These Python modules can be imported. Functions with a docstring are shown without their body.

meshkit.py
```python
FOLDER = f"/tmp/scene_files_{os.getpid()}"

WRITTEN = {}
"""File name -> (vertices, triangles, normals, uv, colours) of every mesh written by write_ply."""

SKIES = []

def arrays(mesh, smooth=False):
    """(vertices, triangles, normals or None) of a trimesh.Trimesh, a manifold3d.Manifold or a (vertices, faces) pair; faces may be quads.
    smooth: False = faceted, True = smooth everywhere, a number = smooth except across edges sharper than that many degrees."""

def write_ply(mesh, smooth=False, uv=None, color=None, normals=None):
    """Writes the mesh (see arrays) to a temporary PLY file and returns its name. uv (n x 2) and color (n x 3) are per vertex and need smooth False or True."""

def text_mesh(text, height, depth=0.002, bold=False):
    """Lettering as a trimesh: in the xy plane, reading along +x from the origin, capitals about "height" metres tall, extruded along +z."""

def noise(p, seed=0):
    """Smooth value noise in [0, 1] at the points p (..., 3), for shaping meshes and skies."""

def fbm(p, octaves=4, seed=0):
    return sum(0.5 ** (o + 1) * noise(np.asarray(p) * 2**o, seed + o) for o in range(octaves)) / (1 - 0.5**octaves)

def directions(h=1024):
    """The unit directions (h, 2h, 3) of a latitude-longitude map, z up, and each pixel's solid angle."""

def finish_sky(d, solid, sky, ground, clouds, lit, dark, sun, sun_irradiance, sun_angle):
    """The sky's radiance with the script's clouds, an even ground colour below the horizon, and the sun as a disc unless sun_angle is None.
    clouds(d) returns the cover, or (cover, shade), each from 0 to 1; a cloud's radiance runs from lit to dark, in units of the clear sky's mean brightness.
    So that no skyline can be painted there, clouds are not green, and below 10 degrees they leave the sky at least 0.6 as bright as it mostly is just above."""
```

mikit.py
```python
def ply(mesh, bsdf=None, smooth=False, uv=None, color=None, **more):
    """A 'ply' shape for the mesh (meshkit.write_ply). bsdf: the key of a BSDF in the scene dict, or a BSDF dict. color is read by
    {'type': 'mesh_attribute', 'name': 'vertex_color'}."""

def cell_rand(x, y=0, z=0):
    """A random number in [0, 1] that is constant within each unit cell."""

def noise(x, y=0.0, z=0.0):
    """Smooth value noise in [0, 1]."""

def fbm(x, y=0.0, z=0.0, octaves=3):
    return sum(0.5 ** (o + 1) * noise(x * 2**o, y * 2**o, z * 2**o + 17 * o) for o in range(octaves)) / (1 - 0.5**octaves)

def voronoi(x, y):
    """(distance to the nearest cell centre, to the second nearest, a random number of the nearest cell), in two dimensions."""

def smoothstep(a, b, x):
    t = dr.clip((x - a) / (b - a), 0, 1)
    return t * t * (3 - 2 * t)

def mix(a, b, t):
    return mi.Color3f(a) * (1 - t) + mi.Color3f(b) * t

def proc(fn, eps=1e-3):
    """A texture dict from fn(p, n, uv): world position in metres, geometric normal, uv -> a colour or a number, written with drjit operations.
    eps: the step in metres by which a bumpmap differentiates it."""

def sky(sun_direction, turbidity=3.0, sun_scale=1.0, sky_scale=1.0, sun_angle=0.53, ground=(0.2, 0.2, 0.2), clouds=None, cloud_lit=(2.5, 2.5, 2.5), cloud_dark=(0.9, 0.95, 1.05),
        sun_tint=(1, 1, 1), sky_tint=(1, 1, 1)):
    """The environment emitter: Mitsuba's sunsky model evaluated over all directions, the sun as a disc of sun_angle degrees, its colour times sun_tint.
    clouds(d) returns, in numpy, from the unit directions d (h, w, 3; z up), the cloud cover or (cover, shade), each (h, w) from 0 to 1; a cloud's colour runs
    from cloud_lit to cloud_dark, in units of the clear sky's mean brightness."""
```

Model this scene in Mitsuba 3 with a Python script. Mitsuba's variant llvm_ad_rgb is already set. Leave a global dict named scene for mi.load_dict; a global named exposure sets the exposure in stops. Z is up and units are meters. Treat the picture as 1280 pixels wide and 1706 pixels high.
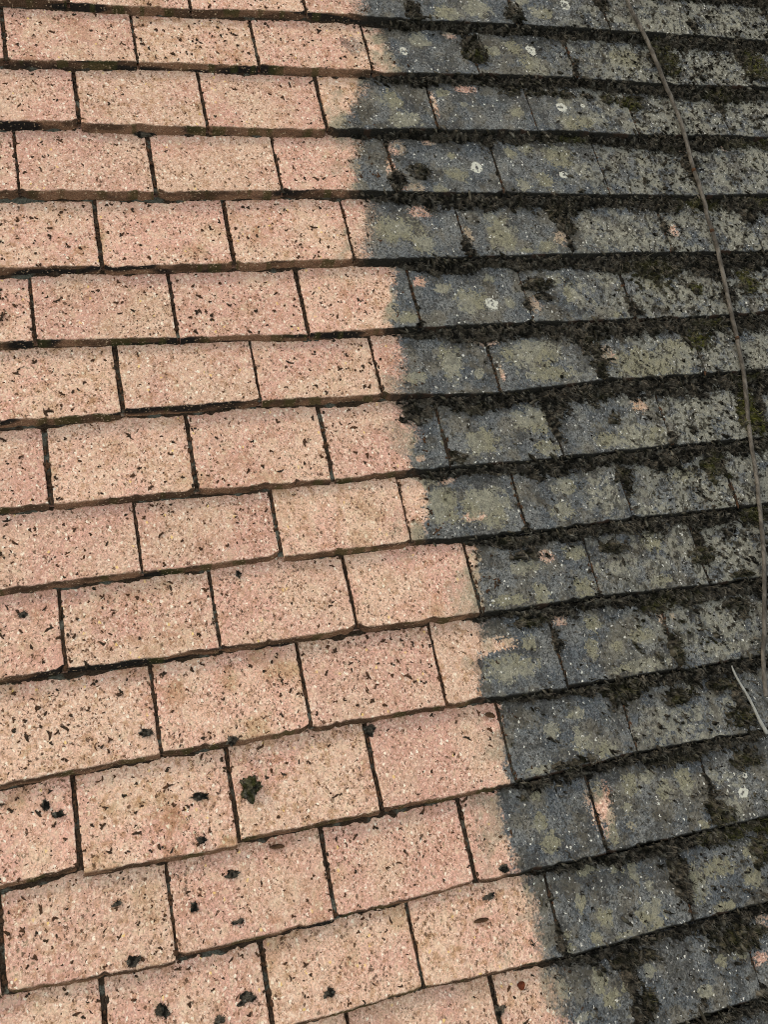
import math
import numpy as np
import trimesh
import drjit as dr
import mitsuba as mi
import meshkit
import mikit
from mikit import noise, fbm, voronoi, cell_rand, smoothstep, mix

scene, labels = {"type": "scene"}, {}

# ---------------------------------------------------------------- roof frame: x along the courses, y down the slope, z out of the roof
PITCH = math.radians(38)
ORIGIN = np.array([0.0, 0.0, 5.6])
DOWN = np.array([0.0, -math.cos(PITCH), -math.sin(PITCH)])
OUT = np.array([0.0, -math.sin(PITCH), math.cos(PITCH)])
FRAME = np.stack([[1.0, 0, 0], DOWN, OUT])


def world(p):
    return np.asarray(p, float) @ FRAME + ORIGIN


def placed(v, f):
    """A mesh from roof coordinates (a left-handed frame, so the faces turn round)."""
    return world(v), np.asarray(f)[:, ::-1]


# ---------------------------------------------------------------- camera, sky, exposure
eye = world([0.0263, 1.05656, 1.11008])
look = np.array([0.305316, -0.24234, -0.920898]) @ FRAME
up = np.array([0.100303, -0.953511, 0.284176]) @ FRAME
scene["camera"] = {
    "type": "perspective", "fov": 43.799, "fov_axis": "x", "near_clip": 0.01, "far_clip": 3000.0,
    "to_world": mi.ScalarTransform4f().look_at(origin=eye.tolist(), target=(eye + look).tolist(), up=up.tolist()),
}
scene["sky"] = mikit.sky((-0.60, 0.35, 0.65), turbidity=3, sun_scale=0.28, sun_angle=12, clouds=lambda d: 1.0,
                         cloud_lit=(2.5, 2.45, 2.35), sun_tint=(1.0, 0.97, 0.92))
exposure = 2.12

# ---------------------------------------------------------------- measured on the roof
GAUGE = 0.10131
# measured places of the joints on the roof: course -> {joint: (x, y) in mm off its regular place}
JOINTS = {
    0: {0.5: (1.7, 7.0), 1.5: (-1.3, 7.8), 2.5: (-1.1, -0.2), 4.5: (3.3, -0.7), 5.5: (5.7, -0.3), 6.5: (0.1, 0.1)},
    1: {0: (-1.0, 4.3), 1: (-1.1, -1.6), 2: (-1.2, -3.3), 3: (0.4, -2.4), 4: (3.2, -6.2)},
    2: {0.5: (-2.3, -5.2), 1.5: (-4.2, -0.4), 2.5: (-3.3, -0.8), 3.5: (-0.4, -7.2), 4.5: (-6.3, -8.2), 6.5: (10.1, -7.9)},
    3: {0: (-0.8, -2.1), 1: (-0.8, -1.6), 2: (0.4, -3.8), 3: (0.5, -3.3), 4: (-2.7, -0.7), 5: (5.7, 2.2)},
    4: {0.5: (4.2, 2.6), 1.5: (3.4, 3.1), 2.5: (0.6, 1.4), 3.5: (1.4, 1.3), 4.5: (-0.6, -0.1), 5.5: (3.5, 0.2)},
    5: {0: (0.7, 1.1), 1: (1.7, 4.6), 2: (2.0, 8.5), 3: (-6.8, 5.4), 4: (-6.2, 5.6), 5: (-8.2, 7.0)},
    6: {0.5: (8.1, -1.9), 1.5: (9.1, -4.1), 2.5: (3.4, -1.3), 3.5: (4.0, 6.7), 4.5: (-2.5, -0.9)},
    7: {0: (0.1, 3.7), 1: (-0.9, 4.1), 2: (0.6, 7.3), 3: (-7.1, 3.5), 4: (-8.6, 4.8), 5: (-3.1, 2.9)},
    8: {0.5: (7.7, -4.5), 1.5: (4.5, -5.1), 2.5: (3.8, -3.3), 3.5: (-3.3, 1.2), 4.5: (-11.8, -1.5)},
    9: {0: (-1.6, -6.3), 1: (0.8, -6.2), 2: (-2.0, -6.4), 3: (-6.3, -2.7), 4: (-3.9, -2.9), 5: (-5.0, 1.2)},
    10: {0.5: (4.7, -2.1), 1.5: (7.6, -1.0), 2.5: (8.1, -1.5), 3.5: (4.9, 3.2), 4.5: (2.3, 5.4)},
    11: {0: (-6.2, -0.7), 1: (-7.7, 5.1), 2: (-10.5, 2.6), 3: (-7.5, 2.1), 4: (-4.9, -4.6)},
    12: {-0.5: (-5.2, -0.9), 0.5: (-3.9, 5.2), 1.5: (1.2, 3.1), 2.5: (2.4, 0.6), 3.5: (7.0, 1.2)},
    13: {2: (1.9, -6.3), 3: (9.0, 0.6), 4: (16.4, -1.3)},
}
EDGE = {0: (0.505, 0.503), 1: (0.529, 0.541), 2: (0.492, 0.436), 3: (0.465, 0.438), 4: (0.463, 0.434), 5: (0.483, 0.455), 6: (0.468, 0.447), 7: (0.456, 0.441), 8: (0.469, 0.439), 9: (0.513, 0.497), 10: (0.498, 0.470), 11: (0.502, 0.484), 12: (0.472, 0.470), 13: (0.485, 0.484), 14: (0.496, 0.493)}
# lichen (0 olive, 2 pale, 3 white), bare (1 pink, 4 clean) and dirty (5) patches of each course: kind, x, y, half width, half height in mm
PATCHES = {
    0: [(0, 699, -30, 25, 19), (0, 809, -29, 20, 14), (0, 784, -52, 11, 7), (3, 861, -50, 9, 12), (2, 1029, -20, 55, 24), (2, 1191, -35, 58, 31), (0, 645, -16, 23, 16)],
    1: [(0, 593, 30, 18, 14), (1, 646, 16, 12, 9), (0, 701, 47, 19, 11), (0, 747, 39, 15, 13), (0, 769, 70, 18, 19), (0, 787, 87, 10, 8), (0, 944, 54, 32, 24), (2, 1107, 58, 56, 35), (3, 562, 55, 6, 8), (3, 778, 41, 9, 11), (5, 482, 52, 19, 17), (2, 1014, 86, 23, 11)],
    2: [(0, 538, 180, 24, 15), (0, 523, 143, 19, 18), (0, 609, 125, 10, 9), (0, 639, 147, 6, 6), (0, 724, 161, 11, 11), (0, 812, 137, 12, 12), (0, 806, 178, 16, 15), (1, 650, 115, 17, 11), (0, 836, 176, 19, 13), (2, 861, 167, 15, 13), (2, 1036, 157, 23, 25), (2, 1150, 127, 27, 17), (3, 804, 148, 9, 9), (1, 592, 145, 5, 27), (3, 842, 143, 4, 4), (1, 1117, 116, 10, 7), (2, 947, 185, 22, 11)],
    3: [(0, 601, 235, 6, 6), (0, 602, 267, 16, 14), (0, 699, 227, 10, 11), (0, 728, 221, 12, 10), (0, 775, 234, 27, 22), (0, 703, 289, 11, 12), (0, 569, 297, 13, 8), (0, 743, 280, 12, 14), (3, 636, 256, 9, 11), (3, 777, 269, 7, 7), (2, 815, 262, 16, 18), (2, 1147, 231, 24, 27), (0, 922, 238, 9, 8), (1, 519, 220, 17, 14), (1, 573, 209, 11, 8), (1, 529, 294, 17, 9), (1, 1006, 215, 9, 7), (1, 1091, 210, 9, 7), (2, 933, 277, 15, 13), (1, 503, 269, 9, 27)],
    4: [(0, 490, 360, 30, 23), (0, 527, 381, 16, 19), (0, 652, 370, 22, 31), (0, 641, 337, 10, 10), (0, 682, 397, 10, 5), (0, 715, 392, 18, 10), (1, 599, 369, 7, 17), (1, 742, 377, 12, 14), (2, 850, 382, 65, 21), (2, 1056, 358, 34, 35), (2, 973, 322, 15, 15), (1, 940, 366, 11, 12), (1, 534, 328, 20, 11), (2, 801, 359, 20, 21)],
    5: [(0, 580, 471, 23, 22), (0, 477, 496, 19, 9), (0, 544, 452, 13, 8), (0, 617, 437, 8, 7), (0, 638, 479, 7, 12), (0, 722, 440, 15, 10), (0, 738, 467, 10, 15), (1, 674, 485, 13, 13), (1, 510, 439, 12, 9), (3, 610, 480, 10, 11), (2, 759, 468, 18, 27), (0, 806, 506, 9, 6), (2, 924, 474, 44, 28), (2, 980, 470, 18, 16), (2, 1068, 445, 20, 27), (0, 886, 451, 21, 16), (2, 806, 443, 18, 13)],
    6: [(0, 531, 564, 16, 25), (0, 472, 584, 19, 9), (0, 654, 557, 42, 24), (0, 672, 590, 39, 14), (0, 566, 583, 7, 8), (1, 595, 534, 18, 7), (1, 601, 585, 4, 14), (0, 839, 584, 62, 25), (2, 955, 570, 15, 20), (2, 1027, 579, 22, 25), (1, 772, 566, 12, 15), (0, 894, 561, 31, 15)],
    7: [(0, 551, 680, 26, 20), (0, 635, 655, 32, 21), (0, 640, 697, 18, 11), (0, 496, 677, 6, 5), (0, 448, 671, 10, 26), (0, 791, 697, 38, 19), (2, 903, 667, 43, 39), (1, 805, 645, 14, 12), (0, 734, 696, 20, 10), (2, 989, 664, 19, 19), (1, 457, 698, 8, 5)],
    8: [(0, 474, 765, 25, 25), (0, 536, 771, 38, 26), (0, 656, 753, 20, 13), (2, 707, 767, 24, 29), (2, 891, 796, 31, 27), (0, 849, 754, 21, 12), (1, 483, 727, 22, 6), (1, 516, 782, 17, 7), (0, 645, 787, 18, 14), (2, 780, 802, 28, 9), (0, 823, 737, 12, 8)],
    9: [(1, 607, 844, 12, 10), (0, 586, 897, 12, 16), (0, 769, 842, 16, 14), (0, 762, 899, 15, 8), (0, 648, 895, 15, 15), (2, 881, 868, 39, 20), (0, 539, 897, 25, 8), (0, 473, 842, 9, 13), (0, 458, 890, 6, 8), (2, 707, 869, 36, 12), (0, 651, 845, 18, 10), (0, 573, 857, 25, 8)],
    10: [(0, 652, 939, 12, 13), (0, 639, 973, 9, 13), (0, 678, 976, 9, 7), (0, 714, 968, 18, 12), (0, 733, 968, 9, 7), (0, 701, 1006, 37, 10), (2, 781, 983, 14, 10), (2, 850, 966, 36, 22), (1, 754, 946, 7, 11), (1, 772, 948, 5, 5), (1, 607, 928, 12, 10), (0, 521, 981, 34, 18), (4, 497, 950, 42, 9), (0, 555, 953, 10, 11), (2, 826, 1001, 37, 10), (5, 514, 978, 40, 20)],
    11: [(0, 627, 1099, 13, 11), (0, 596, 1083, 13, 15), (2, 734, 1089, 54, 28), (2, 778, 1037, 14, 10), (0, 535, 1108, 20, 6), (0, 560, 1065, 11, 10), (0, 598, 1051, 12, 8), (2, 822, 1080, 16, 16), (2, 780, 1113, 26, 9)],
    12: [(0, 518, 1168, 9, 11), (0, 525, 1190, 12, 12), (0, 524, 1137, 9, 6), (0, 651, 1147, 12, 13), (0, 678, 1143, 13, 8), (0, 695, 1163, 11, 13), (0, 727, 1156, 13, 15), (0, 609, 1197, 8, 17), (0, 637, 1174, 8, 7), (0, 737, 1211, 10, 6), (2, 778, 1159, 15, 12), (2, 799, 1169, 11, 11), (2, 785, 1198, 19, 15), (1, 603, 1162, 19, 32), (4, 605, 1168, 8, 16), (1, 636, 1194, 7, 6), (3, 804, 1185, 7, 6), (3, 815, 1165, 4, 4), (5, 503, 1165, 11, 34)],
    13: [(0, 570, 1231, 16, 8), (0, 607, 1236, 12, 10), (0, 628, 1246, 7, 12), (0, 634, 1299, 19, 19), (0, 643, 1266, 6, 7), (0, 575, 1289, 9, 12), (0, 594, 1311, 13, 5), (0, 555, 1306, 9, 8), (0, 547, 1265, 7, 10), (0, 706, 1277, 17, 19), (0, 746, 1266, 21, 13), (0, 799, 1259, 13, 10), (0, 789, 1287, 14, 11), (0, 737, 1310, 17, 6), (0, 520, 1310, 8, 6), (0, 521, 1296, 7, 6), (0, 485, 1237, 6, 9)],
    14: [(0, 550, 1355, 9, 15), (0, 561, 1375, 11, 9), (0, 618, 1357, 9, 7), (0, 683, 1395, 10, 8), (2, 524, 1385, 13, 7), (0, 584, 1367, 8, 6), (0, 715, 1369, 7, 7), (0, 744, 1369, 10, 5), (1, 790, 1334, 12, 13), (1, 770, 1378, 12, 8), (0, 505, 1352, 10, 11), (2, 585, 1397, 12, 5)],
}
# thick moss: course, x, y, half width, half height (mm), height (mm), green
MOSS = [
    (1, 682, 60, 23, 14, 9, .5),
    (3, 544, 265, 17, 16, 7, .1),
    (2, 725, 115, 29, 12, 6, .1),
    (1, 1196, 50, 23, 36, 6, .8),
    (1, 1020, 40, 24, 40, 6, .5),
    (2, 927, 132, 29, 16, 6, .6),
    (3, 804, 202, 28, 5, 7, .6),
    (4, 752, 330, 36, 17, 10, .1),
    (4, 761, 356, 14, 16, 9, .1),
    (5, 685, 449, 27, 14, 9, .1),
    (5, 693, 470, 15, 9, 7, 0),
    (5, 903, 431, 40, 14, 8, .2),
    (6, 752, 548, 24, 23, 9, .1),
    (6, 754, 585, 13, 20, 8, .1),
    (6, 934, 553, 23, 20, 6, .8),
    (5, 1052, 456, 16, 24, 6, .8),
    (4, 1112, 302, 24, 21, 7, .7),
    (7, 473, 633, 30, 15, 9, 0),
    (7, 552, 630, 28, 11, 8, .1),
    (7, 671, 644, 20, 14, 8, 0),
    (7, 748, 626, 29, 14, 8, .1),
    (7, 507, 700, 12, 10, 8, .1),
    (9, 560, 819, 22, 9, 8, .1),
    (8, 748, 744, 15, 26, 7, .1),
    (7, 982, 673, 19, 42, 9, .9),
    (9, 707, 843, 23, 14, 7, .1),
    (9, 842, 855, 12, 24, 6, .1),
    (10, 562, 927, 28, 8, 7, .2),
    (10, 770, 926, 48, 14, 7, .3),
    (11, 674, 1033, 36, 14, 9, .2),
    (11, 747, 1052, 28, 13, 8, .2),
    (12, 764, 1200, 21, 18, 9, .2),
    (13, 735, 1226, 32, 9, 9, .2),
    (14, 606, 1339, 41, 10, 9, .1),
    (14, 607, 1383, 11, 16, 7, .2),
    (14, 744, 1348, 44, 16, 10, .2),
    (11, 816, 1047, 27, 10, 7, .2),
    (11, 835, 1094, 25, 14, 7, .3),
    (7, 754, 665, 15, 12, 7, .1),
    (10, 877, 949, 23, 18, 6, .1),
    (6, 962, 522, 32, 9, 6, .3),
    (3, 989, 215, 23, 11, 6, .1),
    (2, 891, 125, 20, 11, 6, .3),
    (9, 582, 841, 26, 8, 7, .1),
    (3, 1121, 204, 42, 0, 6, .2),
    (5, 955, 464, 13, 12, 5, .7),
    (11, 580, 1108, 40, 7, 8, .1),
    (12, 719, 1128, 52, 8, 8, .1),
    (12, 823, 1147, 27, 14, 9, .2),
    (4, 577, 304, 38, 4, 5, .1),
    (4, 888, 302, 65, 11, 6, .1),
    (2, 806, 122, 65, 9, 6, .1),
    (9, 943, 816, 24, 29, 7, .5),
    (7, 995, 611, 30, 9, 7, .3),
    (8, 899, 749, 22, 22, 7, .4),
    (9, 893, 910, 21, 11, 7, .2),
    (2, 1111, 116, 49, 13, 6, .3),
    (12, 504, 1137, 6, 6, 4, .2),
    (9, 839, 872, 25, 16, 6, .2),
    (13, 812, 1261, 16, 18, 8, .3),
    (13, 682, 1250, 25, 6, 6, .1),
]
# loose bits of moss on the cleaned tiles: course, x, y, half width, half height (mm), kind
CRUMBS = [
    (11, 181, 1063, 11, 10, 0),
    (11, -35, 1043, 4, 6, 1),
    (11, -24, 1055, 7, 4, 2),
    (11, 126, 1064, 9, 4, 2),
    (11, 120, 1109, 5, 4, 1),
    (12, 148, 1151, 7, 5, 1),
    (12, 147, 1199, 7, 3, 1),
    (12, 103, 1175, 4, 5, 1),
    (12, 26, 1155, 5, 3, 1),
    (13, 146, 1275, 10, 6, 2),
    (13, 233, 1290, 7, 5, 1),
    (13, 114, 1288, 6, 4, 1),
    (13, 58, 1267, 7, 7, 1),
    (12, 36, 1213, 8, 5, 2),
    (10, 75, 986, 8, 4, 2),
    (9, -41, 836, 5, 4, 2),
    (12, 201, 1132, 11, 3, 3),
    (13, 437, 1236, 10, 5, 2),
    (13, 420, 1257, 12, 3, 3),
    (14, 454, 1335, 6, 6, 4),
    (11, 483, 1033, 9, 4, 3),
    (10, 482, 970, 4, 8, 5),
    (12, 459, 1208, 6, 6, 1),
    (14, 423, 1354, 6, 6, 1),
    (9, 203, 819, 4, 5, 1),
    (3, 165, 207, 14, 5, 1),
    (11, 331, 1025, 8, 7, 1),
    (10, 167, 1010, 6, 5, 1),
]
STEM = [(976, -72), (980, -22), (988, 15), (994, 59), (1000, 105), (1006, 156), (1008, 212), (1006, 267), (1008, 284), (1005, 332), (1006, 375), (1004, 416), (1001, 468), (997, 513), (994, 553), (988, 597), (981, 635), (974, 678), (964, 733), (954, 787), (942, 839), (929, 890), (913, 940), (898, 988), (883, 1035), (872, 1074)]
TWIG = [(838, 1026), (842, 1050), (849, 1075), (853, 1100), (859, 1120)]

WIDTH = 0.168            # tile and joint
SLOPE = 0.13             # a tile lies on the two below it: its face sinks this much per metre up the slope
THICK = 0.0128
NOSE = 0.0042            # the worn nose leans out this far
FIRST, LAST = -3, 18     # courses
rng = np.random.default_rng(7)

C0, C1 = min(EDGE), max(EDGE)


def joint(c, u):
    """(x, y) of a joint's lower end."""
    row = JOINTS.get(c, {})
    if row:
        ks = sorted(row)
        dx = np.interp(u, ks, [row[k][0] for k in ks])
        dy = np.interp(u, ks, [row[k][1] for k in ks])
    else:
        dx = dy = 0.0
    r = np.random.default_rng(abs(int(c * 977 + u * 2 * 131 + 5000)))
    if u not in row:
        dx, dy = dx * 0.6 + r.uniform(-3, 3), dy * 0.6 + r.uniform(-2.5, 2.5)
    return u * WIDTH + dx / 1000, c * GAUGE + dy / 1000


STEPS = {(0, .5): (0, 3), (2, .5): (-1, 4), (4, .5): (1, 3), (6, .5): (2, -2), (7, 0): (0, 1), (8, 1.5): (-1, 1.5), (11, 0): (-2, 5), (11, 1): (3, -3), (12, .5): (3, -3)}
U0, U1 = -5, 13


def us(c):
    return [k + (0.5 if c % 2 == 0 else 0.0) for k in range(U0, U1 + 1)]


def edge_x(c, s):
    """x of the washed boundary on course c, s metres above its nose."""
    cc = min(max(c, C0), C1)
    a, b = EDGE[cc]
    return b + (a - b) * np.clip(s / GAUGE, 0, 1) + 0.004 * (c - cc)


def nose_y(c, x):
    """y of the nose line of course c at x (numpy)."""
    pts = [joint(c, u) for u in us(c)]
    return np.interp(x, [p[0] for p in pts], [p[1] for p in pts])


def nz(x, y, z=0.0, seed=0):
    x, y = np.broadcast_arrays(np.asarray(x, float), np.asarray(y, float))
    return meshkit.noise(np.stack([x, y, np.full(x.shape, float(z))], -1), seed)


def nfbm(x, y, z=0.0, octaves=3, seed=0):
    x, y = np.broadcast_arrays(np.asarray(x, float), np.asarray(y, float))
    return meshkit.fbm(np.stack([x, y, np.full(x.shape, float(z))], -1), octaves, seed)


def lift_of(c, k):
    return 0.0011 * (np.random.default_rng(abs(c * 53 + k * 7 + 900)).uniform(-1, 1))


def grid_faces(nx, ny):
    i, j = np.meshgrid(np.arange(nx - 1), np.arange(ny - 1), indexing="ij")
    a = (i * ny + j).ravel()
    return np.concatenate([np.stack([a, a + 1, a + ny + 1], 1), np.stack([a, a + ny + 1, a + ny], 1)])


# ---------------------------------------------------------------- materials
NB = max(len(v) for v in PATCHES.values())
NC = LAST - FIRST + 1
tab = np.zeros((5, NC, NB))
tab[3:] = 1e-4
tab[1:3] = -9.0
ed = np.zeros((2, NC))
for c in range(FIRST, LAST + 1):
    ed[:, c - FIRST] = [float(edge_x(c, GAUGE)), float(edge_x(c, 0))]
    for j, b in enumerate(PATCHES.get(c, [])):
        tab[:, c - FIRST, j] = [b[0], b[1] / 1000, b[2] / 1000, max(b[3], 3) / 1000, max(b[4], 3) / 1000]
TB = [mi.Float(tab[i].ravel().astype(np.float32)) for i in range(5)]
ED = [mi.Float(ed[i].astype(np.float32)) for i in range(2)]
nose_tab = np.zeros((NC, 64))
NX0, NX1 = -1.0, 2.2
for c in range(FIRST, LAST + 1):
    nose_tab[c - FIRST] = nose_y(c, np.linspace(NX0, NX1, 64))


def col(r, g, b):
    return mi.Color3f(r, g, b)


def tile_color(p, n, uv):
    k = dr.floor((uv.x + 3) / 10)
    c = dr.floor((uv.y + 3) / 10)
    x = uv.x - 10 * k
    y = uv.y - 10 * c
    row = dr.clip(c - 5 - FIRST, 0, NC - 1)
    ri = mi.UInt32(row)
    rnd, rnd2 = cell_rand(k, c, 7), cell_rand(k, c, 9)
    s = (c - 5) * GAUGE - y
    top_y = y
    y = y - ((p.x - ORIGIN[0]) * OUT[0] + (p.y - ORIGIN[1]) * OUT[1] + (p.z - ORIGIN[2]) * OUT[2])
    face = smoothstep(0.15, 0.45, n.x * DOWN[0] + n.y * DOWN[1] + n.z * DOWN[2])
    yg, y = y, top_y
    # irregular outlines shared by every patch
    w1 = fbm(x * 130, y * 130, 3.3, octaves=3) - 0.5
    w2 = noise(x * 420, y * 420, 8.1) - 0.5
    grain = (cell_rand(dr.floor(x * 620), dr.floor(y * 620), 4) - 0.5) * 0.30
    wob = w1 * 1.5 + w2 * 0.75
    m = [mi.Float(0) for _ in range(6)]
    for j in range(NB):
        i = ri * NB + j
        kind, bx, by, rx, ry = [dr.gather(mi.Float, t, i) for t in TB]
        d = dr.sqrt(dr.square((x - bx) / rx) + dr.square((y - by) / ry))
        v = 1 - smoothstep(0.80, 1.06, d + wob + grain)
        v = dr.select(dr.abs(kind - 3) < 0.5, 1 - smoothstep(0.24, 0.46, dr.abs(d + wob * 0.45 - 0.62)), v)
        for t in range(6):
            m[t] = dr.maximum(m[t], dr.select(dr.abs(kind - t) < 0.5, v, 0))
    xe = dr.lerp(dr.gather(mi.Float, ED[1], ri), dr.gather(mi.Float, ED[0], ri), dr.clip(s / GAUGE, 0, 1))
    d = x - xe
    gr = cell_rand(dr.floor(x * 520), dr.floor(y * 520), 5) - 0.5
    soft = 0.004 + 0.016 * smoothstep(0.35, 0.7, noise(x * 14, y * 14, 2.7))
    dirt = smoothstep(-soft, soft, d + w1 * 0.020 + w2 * 0.008 + gr * soft * 1.1)
    dirt = dr.maximum(dirt, m[5] * (0.55 + 0.4 * w2))
    dirt = dirt * (1 - 0.85 * m[1] * smoothstep(-0.34, 0.0, w2 * 0.7 + w1 + gr * 0.25)) * (1 - m[4])
    fringe = smoothstep(-0.055, 0.0, d + w1 * 0.06 + gr * 0.012) * smoothstep(0.44, 0.60, fbm(x * 30, y * 30, 33.0, octaves=3)) * (0.42 + 0.5 * rnd)
    # grain of the concrete: aggregate, pits, sand
    qx = x + (noise(x * 700, y * 700, 13.0) - 0.5) * 0.0022
    qy = yg + (noise(x * 700, yg * 700, 17.0) - 0.5) * 0.0022
    f1, f2, r1 = voronoi(qx * 430, qy * 430)
    g1, g2, r2 = voronoi(qx * 230 + 11, qy * 200 + 5)
    crowd = 0.35 + 1.3 * smoothstep(0.3, 0.7, fbm(x * 38, y * 38, 19.0 + rnd * 7, octaves=2))
    h1, h2, r3 = voronoi(x * 900 + 3, yg * 900 + 7)
    # washed tile
    big = fbm(x * 22, y * 22, 1.7 + rnd * 9, octaves=3)
    base = mix(col(0.585, 0.362, 0.295), col(0.615, 0.435, 0.335), smoothstep(0.30, 0.68, big + (rnd2 - 0.5) * 0.18))
    base = base * (0.93 + 0.14 * rnd)
    sand = 0.74 + 0.52 * r3
    clean = base * sand
    clean = mix(clean, col(0.84, 0.71, 0.59), smoothstep(0.52, 0.36, f1) * dr.select(r1 > 0.79, 0.62, 0.0))
    clean = mix(clean, col(0.40, 0.23, 0.16), smoothstep(0.60, 0.40, f1) * dr.select((r1 < 0.36) & (r1 > 0.2), 0.65, 0.0))
    clean = mix(clean, col(0.19, 0.115, 0.075), smoothstep(0.55, 0.30, f1) * dr.select(r1 < 0.15 * crowd, 0.80, 0.0))
    clean = mix(clean, col(0.105, 0.065, 0.045), smoothstep(0.16, 0.06, g1 - 0.26 * cell_rand(r2 * 9999, 3, 1)) * dr.select(r2 < 0.15 * crowd, 0.88, 0.0))
    clean = mix(clean, col(0.86, 0.80, 0.68), smoothstep(0.34, 0.22, g1) * dr.select(r2 > 0.947, 0.95, 0.0))
    clean = mix(clean, col(0.80, 0.60, 0.25), smoothstep(0.34, 0.22, g1) * dr.select((r2 > 0.936) & (r2 < 0.944), 0.9, 0.0))
    mid = fbm(x * 150, y * 150, 2.9 + rnd * 4, octaves=3)
    clean = mix(clean, clean * col(0.70, 0.64, 0.52), 0.85 * smoothstep(0.52, 0.74, mid) * (0.4 + 0.6 * rnd2))
    clean = mix(clean, col(0.66, 0.53, 0.38), 0.35 * smoothstep(0.46, 0.26, mid))
    stain = smoothstep(0.56, 0.78, fbm(x * 34 + 5, y * 34, 6.1 + rnd * 3, octaves=3)) * (0.25 + 0.5 * rnd)
    clean = mix(clean, clean * col(0.66, 0.62, 0.48), stain)
    # unwashed tile: thin dark film, sand showing through, lichen
    film = mix(col(0.068, 0.079, 0.090), col(0.112, 0.121, 0.124), smoothstep(0.3, 0.7, fbm(x * 40, y * 40, 2.2, octaves=3)))
    film = film * (0.62 + 1.02 * r3) * (0.90 + 0.40 * r1)
    film = mix(film, col(0.150, 0.138, 0.105), 0.6 * smoothstep(0.48, 0.66, fbm(x * 44, y * 44, 9.2 + rnd, octaves=4) + gr * 0.08))
    film = mix(film, col(0.040, 0.036, 0.029), 0.5 * smoothstep(0.50, 0.68, fbm(x * 52, y * 52, 29.0, octaves=4) + 0.16 * smoothstep(0.05, 0.10, s) + gr * 0.10))
    film = mix(film, col(0.038, 0.040, 0.041), smoothstep(0.60, 0.40, f1) * dr.select(r1 < 0.26, 0.75, 0.0))
    film = mix(film, col(0.20, 0.205, 0.20), smoothstep(0.5, 0.35, f1) * dr.select(r1 > 0.84, 0.7, 0.0))
    mott = 0.70 + 0.50 * r3
    ol = mix(col(0.185, 0.185, 0.132), col(0.245, 0.240, 0.182), fbm(x * 160, y * 160, 4.4, octaves=2)) * mott
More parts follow.
